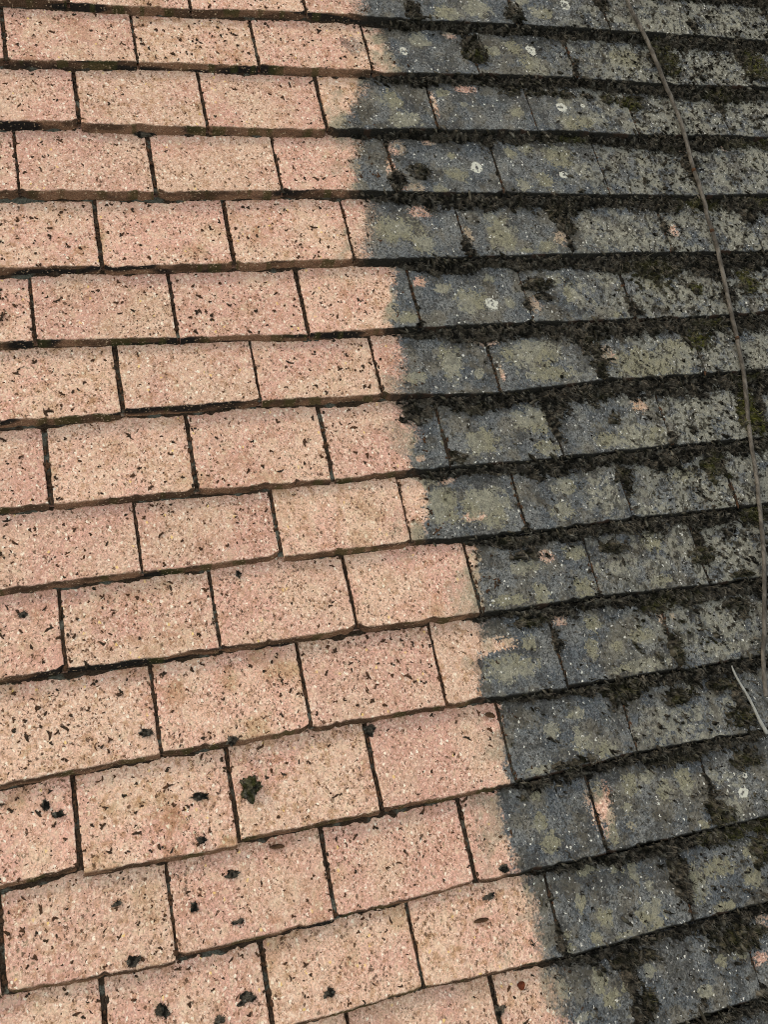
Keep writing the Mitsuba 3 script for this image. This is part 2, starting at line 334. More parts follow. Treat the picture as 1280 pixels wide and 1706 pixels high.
    ol = mix(ol, col(0.06, 0.058, 0.045), smoothstep(0.5, 0.3, f1) * dr.select(r1 < 0.12, 0.8, 0.0))
    pa = mix(col(0.195, 0.200, 0.170), col(0.29, 0.292, 0.245), noise(x * 230, y * 230, 6.0)) * mott
    right = smoothstep(0.72, 0.98, x + 0.16 * y) * smoothstep(1.14, 0.90, y)
    spread = smoothstep(0.48, 0.66, fbm(x * 85, y * 85, 12.0, octaves=5) + 0.12 * right - 0.03 + gr * 0.10)
    film = mix(film, pa, dr.clip(spread * (0.05 + 0.62 * right) + gr * 0.25 * spread, 0, 1))
    hole = smoothstep(0.30, 0.48, fbm(x * 170, y * 170, 23.0, octaves=3) + gr * 0.12)
    film = mix(film, mix(ol, pa, 0.7 * smoothstep(0.42, 0.62, fbm(x * 28, y * 28, 25.0, octaves=2))), dr.clip(m[0] * (0.58 + 0.40 * hole), 0, 1))
    ragged = smoothstep(0.34, 0.58, fbm(x * 210, y * 210, 15.0, octaves=3) + gr * 0.12)
    film = mix(film, pa, m[2] * ragged * 0.85)
    film = mix(film, col(0.022, 0.021, 0.017), (0.25 + 0.75 * right) * smoothstep(0.56, 0.68, fbm(x * 260 + y * 60, y * 200, 21.0, octaves=3) + gr * 0.1) * 0.8)
    film = mix(film, col(0.66, 0.68, 0.64), smoothstep(0.30, 0.16, g1) * dr.select(r2 > 0.968, 0.85, 0.0))
    film = mix(film, col(0.60, 0.62, 0.60), smoothstep(0.34, 0.2, f1) * dr.select(r1 > 0.980, 0.9, 0.0))
    ring = m[3] * smoothstep(0.25, 0.50, noise(x * 430, y * 430, 1.0) + 0.12)
    film = mix(film, col(0.50, 0.52, 0.47), ring)
    top = mix(mix(clean, ol * col(1.05, 1.1, 1.1), fringe), film, dirt)
    # the noses: never reached by the washer, brown and black with sand
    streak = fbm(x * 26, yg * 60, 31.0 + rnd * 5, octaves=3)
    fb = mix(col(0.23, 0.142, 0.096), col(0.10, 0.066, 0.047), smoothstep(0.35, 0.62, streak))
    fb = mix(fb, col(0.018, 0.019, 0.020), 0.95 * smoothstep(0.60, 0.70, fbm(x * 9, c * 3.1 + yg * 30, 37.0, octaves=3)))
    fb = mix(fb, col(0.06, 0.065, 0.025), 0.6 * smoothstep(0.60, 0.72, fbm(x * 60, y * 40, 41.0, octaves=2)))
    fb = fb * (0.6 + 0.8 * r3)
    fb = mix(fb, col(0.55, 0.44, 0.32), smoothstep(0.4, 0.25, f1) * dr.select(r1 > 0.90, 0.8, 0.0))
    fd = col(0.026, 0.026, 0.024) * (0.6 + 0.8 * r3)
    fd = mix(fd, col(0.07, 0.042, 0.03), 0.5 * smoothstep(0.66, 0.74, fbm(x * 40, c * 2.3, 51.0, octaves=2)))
    nose = mix(fb, fd, smoothstep(-0.03, 0.012, d + w1 * 0.05))  # unwashed dirt, its dark tone also painting the shadow band of the nose
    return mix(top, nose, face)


def tile_bump(p, n, uv):
    q = p * 1.0
    a = noise(q.x * 480, q.y * 480, q.z * 480)
    b = noise(q.x * 190, q.y * 190, q.z * 190)
    e = noise(q.x * 900, q.y * 900, q.z * 900)
    return 0.45 * a + 0.35 * b + 0.2 * e


def dirt_color(p, n, uv):
    a = fbm(p.x * 60, p.y * 60, p.z * 60, octaves=3)
    g = cell_rand(dr.floor(p.x * 700), dr.floor(p.y * 700), dr.floor(p.z * 700))
    base = mix(col(0.040, 0.029, 0.021), col(0.080, 0.085, 0.072), smoothstep(0.50, 0.68, a))
    base = mix(base, col(0.016, 0.015, 0.013), smoothstep(0.46, 0.54, p.x))
    return base * (0.5 + g)


def stem_color(p, n, uv):
    a = fbm(p.x * 240, p.y * 70, p.z * 70, octaves=3)
    b = noise(p.x * 900, p.y * 260, p.z * 260)
    return mix(col(0.070, 0.065, 0.058), col(0.150, 0.141, 0.126), smoothstep(0.3, 0.72, a)) * (0.75 + 0.5 * b)


def twig_color(p, n, uv):
    a = fbm(p.x * 400, p.y * 120, p.z * 120, octaves=3)
    return mix(col(0.20, 0.21, 0.20), col(0.36, 0.38, 0.37), a)


def crumb_color(p, n, uv):
    a = noise(p.x * 900, p.y * 900, p.z * 900)
    r = cell_rand(dr.floor(p.x * 120), dr.floor(p.y * 120), 3)
    return mix(col(0.085, 0.047, 0.029), col(0.034, 0.029, 0.023), r) * (0.6 + 0.8 * a)


def ground_color(p, n, uv):
    return mix(col(0.05, 0.08, 0.03), col(0.10, 0.12, 0.05), fbm(p.x * 0.8, p.y * 0.8, 0.0, octaves=4))


def add_material(name, fn, bump=None, height=0.0, eps=4e-4):
    b = {"type": "diffuse", "reflectance": mikit.proc(fn)}
    if bump is not None:
        b = {"type": "bumpmap", "arbitrary": mikit.proc(bump, eps=eps), "scale": height, "bsdf": b}
    scene[name] = {"type": "twosided", "bsdf": b}


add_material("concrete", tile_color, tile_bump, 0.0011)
add_material("soil", dirt_color)
add_material("bark", stem_color)
add_material("grey_wood", twig_color)
add_material("litter", crumb_color)
add_material("turf", ground_color)
scene["felt"] = {"type": "twosided", "bsdf": {"type": "diffuse", "reflectance": {"type": "rgb", "value": [0.02, 0.02, 0.02]}}}
scene["moss_matter"] = {"type": "twosided", "bsdf": {"type": "diffuse", "reflectance": {"type": "mesh_attribute", "name": "vertex_color"}}}


def number(key, i):
    return key if i == 0 else f"{key}_{i:03d}"


# ---------------------------------------------------------------- the tiles
ROOF = "tiled_roof"
labels[ROOF] = {"label": "pitched roof of small tiles, left half washed pinkish buff, right half black with lichen", "category": "roof", "kind": "thing"}


def tile_mesh(c, k, coarse=False):
    """Tile k of course c in roof coordinates, with its uv."""
    u = us(c)
    (xa, ya), (xb, yb) = joint(c, u[k]), joint(c, u[k + 1])
    r = np.random.default_rng(abs(c * 131 + k * 17 + 40))
    dirty = 0.5 * (xa + xb) > edge_x(c, 0.05) + 0.05
    # half a joint on each side
    ga = np.random.default_rng(abs(int(c * 977 + u[k] * 262 + 71))).uniform(0.0014, 0.0030) * (0.4 if dirty else 1.0)
    gb = np.random.default_rng(abs(int(c * 977 + u[k + 1] * 262 + 71))).uniform(0.0014, 0.0030) * (0.4 if dirty else 1.0)
    sa = STEPS.get((c, u[k]), (0, r.uniform(-1.1, 1.1)))[1] / 1000
    sb = STEPS.get((c, u[k + 1]), (r.uniform(-1.1, 1.1), 0))[0] / 1000
    xa, xb, ya, yb = xa + ga, xb - gb, ya + sa, yb + sb
    tilt = r.uniform(-0.0012, 0.0012)
    lift = lift_of(c, k)
    deep = 0.165 if not coarse else 0.165
    n, q = (56, 24) if not coarse else (3, 3)
    t = np.linspace(0, 1, n)
    w = xb - xa
    e = 0.0014 / w
    px = np.concatenate([[0, 0, e * 0.25, e], t[1:-1] * (1 - 2 * e) + e, [1 - e, 1 - 0.25 * e, 1, 1]])
    dx = np.concatenate([[THICK, 0.0011, 0.0004, 0], np.zeros(n - 2), [0, 0.0004, 0.0011, THICK]])
    sv = np.concatenate([[0, 0, 0.0005, 0.0016], np.linspace(0.004, 0.118, q), [deep]])
    oy = np.concatenate([[NOSE, 0.0008, 0, 0], np.zeros(q + 1)])
    dy = np.concatenate([[THICK, 0.0016, 0.0005, 0], np.zeros(q + 1)])
    X = xa + px[:, None] * w + 0 * sv[None]
    Y0 = ya + px * (yb - ya)
    Y = Y0[:, None] - sv[None] + oy[None]
    seed = (c + 9) * 40 + k
    # worn, slightly bowed edges
    fade = np.exp(-sv / 0.006)[None]
    wear = (nfbm(px * w * 55, 0 * px, seed * 1.7, 3) - 0.5) * 0.0030 + (nz(px * w * 240, 0 * px, seed * 2.3) - 0.5) * 0.0013 + r.uniform(-0.0012, 0.0012) * (2 * px - 1) ** 2
    Y = Y + wear[:, None] * fade
    for _ in range(r.integers(0, 3)):
        pc, wd, dp = r.uniform(0.08, 0.92), r.uniform(0.002, 0.006), r.uniform(0.0008, 0.0026)
        Y = Y - (dp * np.exp(-(((px - pc) * w) / wd) ** 2))[:, None] * fade
    low = np.array([1.0, 0.3, 0, 0] + [0] * (q + 1))
    Y = Y + ((nfbm(px * w * 45, 0 * px, seed * 3.1, 2) - 0.45) * 0.0030)[:, None] * low[None]
    side = np.minimum(px, 1 - px)[:, None] * w
    wx = (nfbm(sv * 90, 0 * sv, seed * 1.3, 3) - 0.5) * 0.0022 + (nz(sv * 300, 0 * sv, seed * 1.9) - 0.5) * 0.0009
    wx2 = (nfbm(sv * 90, 0 * sv, seed * 1.3 + 50, 3) - 0.5) * 0.0022 + (nz(sv * 300, 0 * sv, seed * 1.9 + 50) - 0.5) * 0.0009
    X = X + (wx[None] * np.exp(-px[:, None] * w / 0.004) + wx2[None] * np.exp(-(1 - px[:, None]) * w / 0.004))
    # knocked corners
    for end in (0, 1):
        if r.random() < 0.55:
            a = r.uniform(0.003, 0.012)
            near = np.clip(1 - (np.abs(px - end)[:, None] * w + sv[None] * 0.8) / a, 0, 1)
            Y = Y - near * a * 0.45
    Z = -SLOPE * sv[None] - np.maximum(dx[:, None], dy[None]) + lift + tilt * (px[:, None] - 0.5)
    Z = Z + r.uniform(-0.0006, 0.0010) * (1 - (2 * px[:, None] - 1) ** 2)
    if not coarse:
        Z = Z + (nfbm(X * 60, Y * 60, seed, 3) - 0.5) * 0.0013 + (nz(X * 230, Y * 230, seed) - 0.5) * 0.0006
    v = np.stack([X, Y, Z], -1).reshape(-1, 3)
    f = grid_faces(len(px), len(sv))
    uv = np.stack([v[:, 0] + 10 * (k + 5), v[:, 1] + 10 * (c + 5) + 0.0], 1)
    return v, f, uv


tops = []
count = 0
ov, of, ouv, base = [], [], [], 0
for c in range(FIRST, LAST + 1):
    for k in range(len(us(c)) - 1):
        x = joint(c, us(c)[k])[0]
        inside = -1 <= c <= 16 and -0.42 < x < 1.46
        v, f, uv = tile_mesh(c, k, coarse=not inside)
        if inside:
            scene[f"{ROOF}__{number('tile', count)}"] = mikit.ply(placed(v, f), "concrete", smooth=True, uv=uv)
            count += 1
        else:
            ov.append(v); of.append(f + base); ouv.append(uv); base += len(v)
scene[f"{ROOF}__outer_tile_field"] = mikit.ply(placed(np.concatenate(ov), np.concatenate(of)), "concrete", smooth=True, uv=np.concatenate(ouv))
labels[f"{ROOF}__outer_tile_field"] = {"kind": "stuff"}
deck = trimesh.creation.box((3.2, 2.4, 0.02))
deck.apply_translation((0.62, 0.75, -0.062))
scene[f"{ROOF}__underlay"] = mikit.ply(placed(deck.vertices, deck.faces), "felt")

ground = ((np.array([[-400, -400, 0], [400, -400, 0], [400, 400, 0], [-400, 400, 0]], float)), np.array([[0, 1, 2], [0, 2, 3]]))
scene["ground"] = mikit.ply(ground, "turf")
labels["ground"] = {"kind": "structure", "label": "grass ground far below the roof", "category": "ground"}


def surface_z(c, x, y):
    """Height of the face of course c at roof (x, y)."""
    return -SLOPE * np.maximum(nose_y(c, x) - y, 0)


# ---------------------------------------------------------------- dirt packed in the joints
dv, df, base = [], [], 0
for c in range(-1, 17):
    for u in us(c):
        x, y = joint(c, u)
        if not -0.45 < x < 1.5:
            continue
        r = np.random.default_rng(abs(int(c * 977 + u * 262 + 3000)))
        n = 40
        s = np.linspace(0.001, 0.112, n)
        q = np.linspace(-1, 1, 5)
        S, Q = np.meshgrid(s, q)
        seed = c * 31 + u * 2
        fill = 0.0048 - 0.0050 * nfbm(s * 45, 0 * s, seed, 3)
        dirty = x > edge_x(c, 0.05)
        fill = fill * (0.35 if dirty else 1.0)
        Z = -SLOPE * S - fill[None] - 0.0009 * Q ** 2 + (nz(S * 500, Q * 2, seed) - 0.5) * 0.0012
        V = np.stack([x + Q * 0.0042, y - S + 0.0015, Z], -1).reshape(-1, 3)
        dv.append(V); df.append(grid_faces(5, n) + base); base += len(V)
for c in range(-1, 17):
    xs = np.arange(-0.45, 1.5, 0.003)
    foot = nose_y(c - 1, xs) + NOSE
    own = nose_y(c, xs)
    q = np.linspace(0, 1, 6)
    amount = np.clip(nfbm(xs * 16, c * 5.0 + 0 * xs, 2.0, 3) - 0.36, 0, 1) * 2.2
    wide = 0.0014 + 0.0075 * amount * nfbm(xs * 120, 0 * xs + c, 3.0, 2)
    high = 0.0006 + 0.0055 * amount * nfbm(xs * 150, 0 * xs + c, 7.0, 2)
    Yq = foot[:, None] - 0.0035 + q[None] * (wide + 0.0035)[:, None]
    Zq = -SLOPE * (own[:, None] - Yq) + high[:, None] * (1 - q[None] ** 1.5) - 0.0008 * q[None] + (nz(xs[:, None] * 420, q[None] * 3, c) - 0.5) * 0.0014
    V = np.stack([xs[:, None] + 0 * q[None], Yq, Zq], -1).reshape(-1, 3)
    dv.append(V); df.append(grid_faces(len(xs), 6)[:, ::-1] + base); base += len(V)
scene["dirt"] = mikit.ply(placed(np.concatenate(dv), np.concatenate(df)), "soil", smooth=True)
labels["dirt"] = {"kind": "stuff", "label": "dark dirt packed into the upright joints between roof tiles", "category": "dirt"}


# ---------------------------------------------------------------- moss
def blade_field(P, N, rng, length, width, flat=0.5):
    """Two-triangle bent blades at points P leaning about the directions N."""
    n = len(P)
    d = N + rng.normal(0, 1, (n, 3)) * 0.75
    d[:, 2] = np.abs(d[:, 2]) * flat
    d /= np.linalg.norm(d, axis=1, keepdims=True)
    s = np.cross(d, rng.normal(0, 1, (n, 3)))
    s /= np.linalg.norm(s, axis=1, keepdims=True) + 1e-9
    L = (length * rng.uniform(0.5, 1.4, n))[:, None]
    w = (width * rng.uniform(0.6, 1.4, n))[:, None]
    bend = rng.normal(0, 0.35, (n, 3)) * L
    a, b = P - s * w, P + s * w
    m1, m2 = P + d * L * 0.55 - s * w * 0.7, P + d * L * 0.55 + s * w * 0.7
    t = P + d * L + bend
    V = np.stack([a, b, m1, m2, t], 1).reshape(-1, 3)
    i = np.arange(n)[:, None] * 5
    F = np.concatenate([i + [0, 1, 3], i + [0, 3, 2], i + [2, 3, 4]])
    return V, F


def moss_colors(V, green, rng, per=1):
    n = len(V)
    a = nfbm(V[:, 0] * 230, V[:, 1] * 230, 0, 2, seed=5)
    b = nfbm(V[:, 0] * 40, V[:, 1] * 40, 0, 2, seed=15)
    j = np.repeat(rng.uniform(0.45, 1.6, n // per + 1), per)[:n]
    dark, brown, grey = np.array([0.014, 0.014, 0.0125]), np.array([0.080, 0.073, 0.060]), np.array([0.150, 0.150, 0.132])
    t = np.clip((a - 0.40) / 0.22, 0, 1)[:, None] * (0.45 + 0.9 * b)[:, None]
    col_ = dark * (1 - t) + brown * t
    gmix = np.clip((nz(V[:, 0] * 300, V[:, 1] * 300, 4) - 0.70) * 5, 0, 1)[:, None] * 0.6
    col_ = col_ * (1 - gmix) + grey * gmix
    gr = np.array([0.075, 0.080, 0.022])
    g = np.clip(green * (2.2 * nz(V[:, 0] * 260, V[:, 1] * 260, 7) - 0.35), 0, 1)[:, None]
    col_ = col_ * (1 - g) + gr * g
    return np.clip(col_ * j[:, None], 0, 1)


def lump(seed, sub=1):
    m = trimesh.creation.icosphere(subdivisions=sub)
    v = m.vertices
    return v * (0.25 + 1.5 * meshkit.noise(v * 1.9 + seed * 3.7, 3))[:, None], m.faces


LUMPS = [lump(i, 1) for i in range(12)]
MOSS_LUMPS = [lump(30 + i, 1) for i in range(14)]


mv, mf, mc, base = [], [], [], 0


def put(V, F, Cc):
    global base
    mv.append(V); mf.append(F + base); mc.append(Cc); base += len(V)


RES = 0.0014
for c in range(-1, 16):
    clumps = [q for q in MOSS if q[0] == c]
    xs = np.arange(0.36, 1.50, RES)
    upper = nose_y(c - 1, xs) + NOSE - 0.0005
    own = nose_y(c, xs)
    depth = np.arange(0, 0.100, RES)
    X = xs[:, None] + 0 * depth[None]
    Y = upper[:, None] + depth[None]
    S = own[:, None] - Y
    d = X - edge_x(c, GAUGE * 0.9)
    wet = np.clip((d + 0.012) / 0.07, 0, 1)
    far = np.clip((X + 0.25 * Y - 0.78) / 0.3, 0, 1)
    # the ridge of moss in the step under the nose above
    mid_roof = np.exp(-((Y - 0.52) / 0.32) ** 2)
    width = (0.0028 + (0.018 + 0.022 * mid_roof) * nfbm(X * 21, c * 3.0 + 0 * X, 0.5, 3, seed=2) ** 1.7 + 0.006 * far) * (0.3 + 0.7 * wet)
    diag = nfbm((X - Y) * 60 + 20, (X + Y) * 16, c * 1.3, 3, seed=3)
    tall = 0.002 + 0.0130 * nfbm(X * 30 + 9, c * 2.0 + 0 * X, 1.5, 3, seed=4)
    ridge = tall * (1.15 - depth[None] / width) * np.clip(wet * 1.2, 0, 1) + (diag - 0.55) * 0.010 * wet
    h = np.where(wet > 0.02, ridge, -1.0)
    green = 0.0 * X + 0.35 * np.clip((nz(X * 9, Y * 9, 6) - 0.72) * 6, 0, 1) * far
    # scattered cushions on the far tiles
    spots = nfbm((X - Y) * 190, (X + Y) * 110, 3.0 + c, 3, seed=8)
    h = np.maximum(h, (spots - 0.785 + 0.085 * far) * 0.022 * (far > 0.02))
    # along the joints
    for u in us(c):
        jx = joint(c, u)[0]
        lane = (0.0065 - np.abs(X - jx - (nz(Y * 120, 0 * Y, u * 3 + c) - 0.5) * 0.008)) * 0.7
        gate = nfbm(Y * 25 + u * 7, 0 * Y + c, 4.0, 2, seed=9)
        h = np.maximum(h, np.where(wet > 0.25, lane + (gate - 0.66) * 0.03, -1))
    for _, bx, by, rx, ry, hh, g in clumps:
        rx, ry = max(rx, 5), max(ry, 5)
        e = np.sqrt(((X - bx / 1000) / (rx / 1000)) ** 2 + ((Y - by / 1000) / (ry / 1000)) ** 2)
        e = e + (nfbm(X * 90, Y * 90, bx * 0.1, 3, seed=6) - 0.5) * 1.3
        e = e + (nfbm((X - Y) * 210, (X + Y) * 90, by * 0.1, 3, seed=16) - 0.5) * 1.1
        hb = 0.8 * hh / 1000 * np.sqrt(np.clip(0.92 - e, 0, 1)) - 0.0006
        h = np.maximum(h, hb)
        green = np.maximum(green, g * np.clip(1.2 - e, 0, 1))
    h = h + np.where(h > 0, (nfbm(X * 260, Y * 260, c, 2, seed=7) - 0.5) * 0.0085 + (nfbm((X - Y) * 130, (X + Y) * 60, c, 2, seed=17) - 0.5) * 0.0060, 0)
    chunk = nfbm(X * 150, Y * 150, c + 0.5, 2, seed=27)
    h = np.where(h > 0, h * (0.35 + 1.3 * chunk) - 0.0022 * (chunk < 0.34), h)
    h = np.where(S < 0.0025, -1, h)
    Z = -SLOPE * S + np.where(h > 0, h, -0.002)
    keep = h > 0.0002
    nx, ny = X.shape
    V = np.stack([X, Y, Z], -1)
    F = grid_faces(nx, ny)
    ok = keep.ravel()
    F = F[ok[F].sum(1) >= 1]
    used, inv = np.unique(F, return_inverse=True)
    Vc = V.reshape(-1, 3)[used]
    put(Vc, inv.reshape(-1, 3), moss_colors(Vc, green.ravel()[used], rng) * 0.85)
    # leaves standing out of it
    idx = np.flatnonzero(ok)
    pick = rng.choice(idx, int(len(idx) * 0.5), replace=False)
    P = V.reshape(-1, 3)[pick] + rng.uniform(-0.0007, 0.0007, (len(pick), 3))
    lean = np.tile([0.75, 0.75, 0.35], (len(pick), 1))
    Vb, Fb = blade_field(P, lean, rng, 0.0062, 0.00055, flat=0.6)
    put(Vb, Fb, moss_colors(Vb, np.repeat(green.ravel()[pick], 5), rng, 5) * np.tile([0.6, 0.6, 1.1, 1.1, 2.2], len(pick))[:, None])  # colour lightens towards each tip, painting in the highlights on the strands
    # crumbs of it, more of them the more moss there is, some stuck on the nose above
    flat_h = np.clip(h, 0, None).ravel() + 1e-9
    nl = 480
    pick = rng.choice(len(flat_h), nl, p=flat_h / flat_h.sum())
    P = V.reshape(-1, 3)[pick] + rng.normal(0, 1, (nl, 3)) * [0.0035, 0.0045, 0.0006]
    P[:, 2] = np.maximum(P[:, 2], -SLOPE * (nose_y(c, P[:, 0]) - P[:, 1]) + 0.0004)
    ne = 240
    ex = rng.uniform(0.42, 1.45, ne)
    ex = ex[(ex > edge_x(c - 1, 0) + 0.01) & (rng.random(ne) < 0.25 + 1.1 * nfbm(ex * 14, 0 * ex + c, 8.0, 2))]
    E = np.stack([ex, nose_y(c - 1, ex) + rng.normal(0.0015, 0.0022, len(ex)), rng.uniform(-0.008, 0.0006, len(ex))], 1)
    for pt, lo, hi in [(q_, 0.0010, 0.0034) for q_ in P] + [(q_, 0.0009, 0.0028) for q_ in E]:
        a = (lo + (hi - lo) * rng.random() ** 2) * 0.85
        v, f = MOSS_LUMPS[rng.integers(14)]
        ang = rng.normal(0.85, 0.5)
        v = v * [a * rng.uniform(1.1, 3.2), a * 0.8, a * rng.uniform(0.5, 0.9)]
        v = np.stack([v[:, 0] * math.cos(ang) - v[:, 1] * math.sin(ang), v[:, 0] * math.sin(ang) + v[:, 1] * math.cos(ang), v[:, 2]], 1) + pt
        put(v, f, moss_colors(v, np.full(len(v), 0.05), rng, len(v)) * rng.uniform(0.55, 1.15))
    # stray tufts lying on the tiles
    nt = 900
    tx = rng.uniform(0.42, 1.45, nt)
    ts = rng.uniform(0.004, 0.098, nt)
    td = tx - edge_x(c, 0.05)
    pr = np.clip(td / 0.05, 0, 1) * (0.15 + 0.85 * np.clip((tx - 0.62) / 0.4, 0, 1)) * (0.3 + 0.7 * (ts / 0.1))
    ok2 = rng.random(nt) < pr
    tx, ts = tx[ok2], ts[ok2]
    ty = nose_y(c, tx) - ts
    m = 9
    P = np.repeat(np.stack([tx, ty, -SLOPE * ts + 0.0004], 1), m, 0) + rng.normal(0, [0.0013, 0.0013, 0.0002], (len(tx) * m, 3))
    Vb, Fb = blade_field(P, np.tile([0.5, 0.6, 0.2], (len(P), 1)), rng, 0.0030, 0.00055, flat=0.35)
    put(Vb, Fb, moss_colors(Vb, np.full(len(Vb), 0.08), rng, 5 * m))
scene["moss"] = mikit.ply(placed(np.concatenate(mv), np.concatenate(mf)), "moss_matter", smooth=True, color=np.concatenate(mc))
labels["moss"] = {"kind": "stuff", "label": "dark moss growing under the tile noses and in clumps over the unwashed side", "category": "moss"}


# ---------------------------------------------------------------- small litter on the washed tiles
lv, lf, base2 = [], [], 0
for c in range(-1, 16):
    n = 1500
    x = rng.uniform(-0.3, 1.0, n)
    sdist = rng.uniform(0.003, 0.098, n)
    x = x[x < edge_x(c, 0.05) + 0.03]
    dens = nfbm(x * 11, c * 2.0 + 0 * x, 2.0, 2)
    keepn = rng.random(len(x)) < 0.35 + 0.5 * dens
    for xx, ss in zip(x[keepn], sdist[: len(x)][keepn]):
        yy = float(nose_y(c, xx)) - ss
        big = rng.random()
        a = 0.00055 + 0.0013 * big ** 4
        long_ = a * (1 + 2.6 * rng.random() ** 3)
        v, f = LUMPS[rng.integers(12)]
        ang = rng.uniform(0, math.pi)
        v = v * [long_, a * 0.8, a * 0.55]
        v = v + np.stack([0 * v[:, 0], (v[:, 0] ** 2) / max(long_, 1e-5) * rng.uniform(-0.35, 0.35), 0 * v[:, 0]], 1)
        if big > 0.8:
            v2, f2 = LUMPS[rng.integers(12)]
            v = np.concatenate([v, v2 * [a * 0.7, a * rng.uniform(0.6, 1.6), a * 0.5] + [rng.normal(0, 1.0) * a, rng.normal(0, 1.0) * a, 0]])
            f = np.concatenate([f, f2 + len(v) - len(v2)])
        R2 = np.array([[math.cos(ang), math.sin(ang), 0], [-math.sin(ang), math.cos(ang), 0], [0, 0, 1]])
        v = v @ R2 + [xx, yy, -SLOPE * ss + a * 0.25]
        lv.append(v); lf.append(f + base2); base2 += len(v)
for c in range(-1, 16):
    for u in us(c):
        jx, jy = joint(c, u)
        if not -0.4 < jx < 1.0:
            continue
        for _ in range(26):
            ss = rng.uniform(0.001, 0.102)
            a = rng.uniform(0.0007, 0.0019)
            v, f = LUMPS[rng.integers(12)]
            v = v * [a, a * rng.uniform(0.8, 2.2), a * 0.7] + [jx + rng.normal(0, 0.0018), jy - ss, -SLOPE * ss - 0.0006]
            lv.append(v); lf.append(f + base2); base2 += len(v)
scene["debris"] = mikit.ply(placed(np.concatenate(lv), np.concatenate(lf)), "litter", smooth=True)
labels["debris"] = {"kind": "stuff", "label": "brown specks of moss and dirt strewn over the washed tiles", "category": "debris"}


# ---------------------------------------------------------------- larger bits, each a thing
def moss_lump(key, c, x, y, rx, ry, seed, green, height, kind_ragged=True):
    r = np.random.default_rng(seed)
    m = trimesh.creation.icosphere(subdivisions=4)
    v = m.vertices.copy()
    v *= (0.10 + 1.75 * meshkit.fbm(v * 1.5 + seed * 1.9, 3, seed))[:, None] * (1.0 + 0.35 * (meshkit.noise(v * 6 + seed) - 0.5))[:, None]
    th = np.arctan2(v[:, 1], v[:, 0])
    v[:, :2] *= (0.30 + 1.35 * meshkit.fbm(np.stack([np.cos(th) * 1.9, np.sin(th) * 1.9, np.full(len(th), seed * 2.3)], 1), 3, seed))[:, None] if kind_ragged else 1.0
    v = v * [rx, ry, height] + [x, y, float(surface_z(c, x, y)) + height * 0.35]
    colr = moss_colors(v, np.full(len(v), green), r)
    n = 60 + int(4e6 * rx * ry)
    pick = r.integers(0, len(v), n)
    P = v[pick]
    nrm = P - [x, y, P[:, 2].min()]
    nrm = nrm / (np.linalg.norm(nrm, axis=1, keepdims=True) + 1e-9) + [0, 0, 0.3]
    Vb, Fb = blade_field(P, nrm, r, 0.0026, 0.00035, flat=0.7)
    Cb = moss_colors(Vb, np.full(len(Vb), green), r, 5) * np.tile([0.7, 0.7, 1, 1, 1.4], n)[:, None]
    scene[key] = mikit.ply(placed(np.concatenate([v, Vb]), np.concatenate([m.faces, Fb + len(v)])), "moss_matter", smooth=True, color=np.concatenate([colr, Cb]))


def dry_leaf(key, c, x, y, rx, ry, seed, color_scale, angle):
    r = np.random.default_rng(seed)
    n, q = 14, 6
    t, w = np.meshgrid(np.linspace(-1, 1, n), np.linspace(-1, 1, q), indexing="ij")
    half = ry * (1 - np.abs(t) ** 2.2) ** 0.7 * 0.9 + 0.0003
    X = t * rx
    Y = w * half + 0.25 * ry * t ** 2
    Z = 0.0032 + 0.0022 * w ** 2 * (1 - t ** 2) + 0.0012 * t ** 2 + (nz(t * 3, w * 3, seed) - 0.5) * 0.001
    V = np.stack([X, Y, Z], -1).reshape(-1, 3)
    V = np.concatenate([V, V - [0, 0, 0.0004]])
    F = grid_faces(n, q)
    F = np.concatenate([F, F[:, ::-1] + n * q])
    rim = np.concatenate([np.arange(q), np.arange(1, n) * q + q - 1, (n - 1) * q + np.arange(q - 2, -1, -1), np.arange(n - 2, 0, -1) * q])
    a, b = rim, np.roll(rim, -1)
    F = np.concatenate([F, np.stack([a, b, b + n * q], 1), np.stack([a, b + n * q, a + n * q], 1)])
    ca, sa = math.cos(angle), math.sin(angle)
    V = V @ np.array([[ca, sa, 0], [-sa, ca, 0], [0, 0, 1]]) + [x, y, float(surface_z(c, x, y))]
    cc = np.array(color_scale)[None] * (0.6 + 0.8 * nz(V[:, 0] * 500, V[:, 1] * 500, 2))[:, None]
    scene[key] = mikit.ply(placed(V, F), "moss_matter", smooth=True, color=cc)


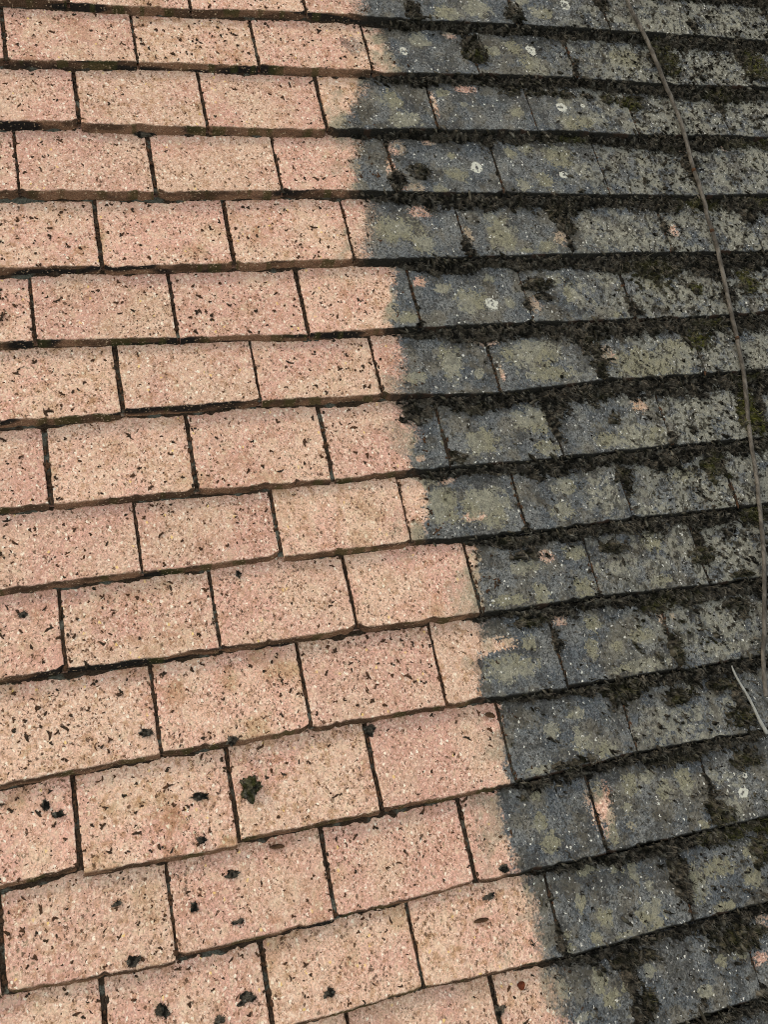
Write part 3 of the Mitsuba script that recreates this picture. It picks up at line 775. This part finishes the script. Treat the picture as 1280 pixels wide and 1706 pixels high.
CRUMB_LABELS = [
    ("moss_clump", "dark green cushion of moss, largest on the washed tiles, right of an upright joint"),
    ("moss_bit", "small upright black moss bit, left of a flat one on a left edge tile"),
    ("moss_bit", "flat black moss bit just below and right of an upright one near the left edge"),
    ("moss_bit", "curled brown moss bit left of the green cushion, across the joint"),
    ("moss_bit", "round dark moss bit below left of the green cushion, near its tile's foot"),
    ("moss_bit", "star shaped black moss bit high on the tile below the green cushion"),
    ("moss_bit", "flat grey black moss bit low on the tile below the green cushion"),
    ("moss_bit", "dark moss bit right of the upright joint in the second lowest course at left"),
    ("moss_bit", "smooth bluish black oval moss bit high on a lower left tile"),
    ("moss_bit", "long curled greenish moss bit left of the upright joint at the bottom edge"),
    ("moss_bit", "compact black moss bit right of the upright joint in the bottom middle tile"),
    ("moss_bit", "dark moss bit cut by the bottom border, below the long curled one"),
    ("moss_bit", "round black moss bit near the bottom left corner"),
    ("moss_bit", "forked dark moss bit sitting on the nose of a lower left tile"),
    ("moss_bit", "two lobed black moss bit left of an upright joint, two courses above the green cushion"),
    ("moss_bit", "dark moss bit high on a left edge tile, above the two lobed bit"),
    ("dry_leaf", "narrow brown curled leaf lying under a tile nose, right of the upright joint"),
    ("moss_bit", "ragged brown moss bit below the foot of an upright joint near the dirty border"),
    ("dry_leaf", "thin curled brown leaf in the middle of the lowest whole tile at the dirty border"),
    ("dry_leaf", "reddish brown leaf scrap right of the lowest upright joint"),
    ("dry_leaf", "dark brown curled leaf at the upper right corner of a washed border tile"),
    ("seed_husk", "flat grey seed husk standing on the olive stained patch of a border tile"),
    ("moss_bit", "spiky brown moss bit on the narrow washed strip beside the dirty border"),
    ("moss_bit", "dark moss bit left of the lowest upright joint near the dirty border"),
    ("moss_bit", "lone small black moss bit high on a washed tile at mid height"),
    ("moss_bit", "flat dark moss plug at the head of an upright joint near the top left"),
    ("moss_bit", "dark moss plug at the head of the upright joint right of the green cushion"),
    ("moss_bit", "moss bit lodged at the head of the upright joint that holds the green cushion"),
]
seen = {}
for i, ((c, x, y, rx, ry, kind), (name, text)) in enumerate(zip(CRUMBS, CRUMB_LABELS)):
    j = seen.get(name, 0); seen[name] = j + 1
    key = number(name, j)
    x, y, rx, ry = x / 1000, y / 1000, rx / 1000 * 0.80, ry / 1000 * 0.80
    if kind == 0:
        moss_lump(key, c, x, y, rx * 1.25, ry * 1.25, 11, 0.30, 0.0085)
    elif kind in (1, 2):
        moss_lump(key, c, x, y, rx, ry, 20 + i, 0.0, 0.0024 if kind == 2 else 0.0032)
    else:
        dry_leaf(key, c, x, y, max(rx, ry), min(rx, ry), 40 + i, {3: (0.075, 0.045, 0.028), 4: (0.11, 0.035, 0.02), 5: (0.07, 0.068, 0.066)}[kind],
                 {3: rng.uniform(-0.2, 0.6), 4: 0.9, 5: 1.45}[kind])
    labels[key] = {"label": text, "category": {"moss_clump": "moss", "moss_bit": "moss", "dry_leaf": "leaf", "seed_husk": "seed"}[name]}
    if name == "moss_bit":
        labels[key]["group"] = "bits of moss on the washed tiles"
    if name == "dry_leaf":
        labels[key]["group"] = "dry leaves on the washed tiles"


# ---------------------------------------------------------------- the long stem and the twig
def tube(path, radius, sides=10):
    P = np.asarray(path, float)
    T = np.gradient(P, axis=0)
    T /= np.linalg.norm(T, axis=1, keepdims=True)
    A = np.cross(T, [0, 0, 1.0]); A /= np.linalg.norm(A, axis=1, keepdims=True)
    B = np.cross(A, T)
    a = np.linspace(0, 2 * math.pi, sides, endpoint=False)
    ring = np.cos(a)[None, :, None] * A[:, None] + np.sin(a)[None, :, None] * B[:, None]
    V = P[:, None] + ring * np.asarray(radius)[:, None, None]
    n = len(P)
    i, j = np.meshgrid(np.arange(n - 1), np.arange(sides), indexing="ij")
    a0, a1 = i * sides + j, i * sides + (j + 1) % sides
    F = np.concatenate([np.stack([a0, a1, a1 + sides], -1).reshape(-1, 3), np.stack([a0, a1 + sides, a0 + sides], -1).reshape(-1, 3)])
    V = V.reshape(-1, 3)
    V = np.concatenate([V, P[[0]], P[[-1]]])
    k = np.arange(sides)
    F = np.concatenate([F, np.stack([(k + 1) % sides, k, np.full(sides, n * sides)], 1), np.stack([(n - 1) * sides + k, (n - 1) * sides + (k + 1) % sides, np.full(sides, n * sides + 1)], 1)])
    return V, F


def spline(pts, n):
    from scipy.interpolate import CubicSpline, make_smoothing_spline
    p = np.asarray(pts, float)
    t = np.concatenate([[0], np.cumsum(np.linalg.norm(np.diff(p, axis=0), axis=1))])
    q = np.linspace(0, t[-1], n)
    return np.stack([CubicSpline(t, p[:, i])(q) for i in range(p.shape[1])], 1), q


pts = np.array(STEM) / 1000
path, q = spline(pts, 420)
path = path + np.stack([(nfbm(q * 25, 0 * q, 1.0, 3) - 0.5) * 0.005, 0 * q], 1)
# it rests on the noses it crosses
zz = 0.0036 + (nfbm(q * 9, 0 * q, 5.0, 2) - 0.5) * 0.003
rad = 0.0033 - 0.0004 * q / q[-1] + (nfbm(q * 120, 0 * q, 7.0, 2) - 0.5) * 0.0004
V, F = tube(np.column_stack([path, zz]), rad)
scene["long_stem__stalk"] = mikit.ply(placed(V, F), "bark", smooth=True)
labels["long_stem"] = {"label": "long thin grey brown stem, like a wire, lying down the mossy tiles at the right", "category": "stem"}
NODES = [0.345, 0.455, 0.64]
for i, t in enumerate(NODES):
    a = int(t / 1.18 * 419)
    seg = np.column_stack([path[a - 1:a + 2], zz[a - 1:a + 2]])
    V, F = tube(seg, rad[a - 1:a + 2] + np.array([0.0001, 0.0003, 0.0001]))
    scene[f"long_stem__{number('node', i)}"] = mikit.ply(placed(V, F), "litter", smooth=True)

tp = np.array(TWIG) / 1000
path2, q2 = spline(tp, 60)
z2 = np.array([float(surface_z(11, a, b)) for a, b in path2]) + 0.004 + 0.004 * (1 - q2 / q2[-1])
V, F = tube(np.column_stack([path2, z2]), np.linspace(0.0012, 0.0026, 60) + (nz(q2 * 300, 0 * q2, 3) - 0.5) * 0.0004, 8)
scene["short_twig"] = mikit.ply(placed(V, F), "grey_wood", smooth=True)
labels["short_twig"] = {"label": "short straight pale grey twig on the mossy tiles near the right edge", "category": "twig"}
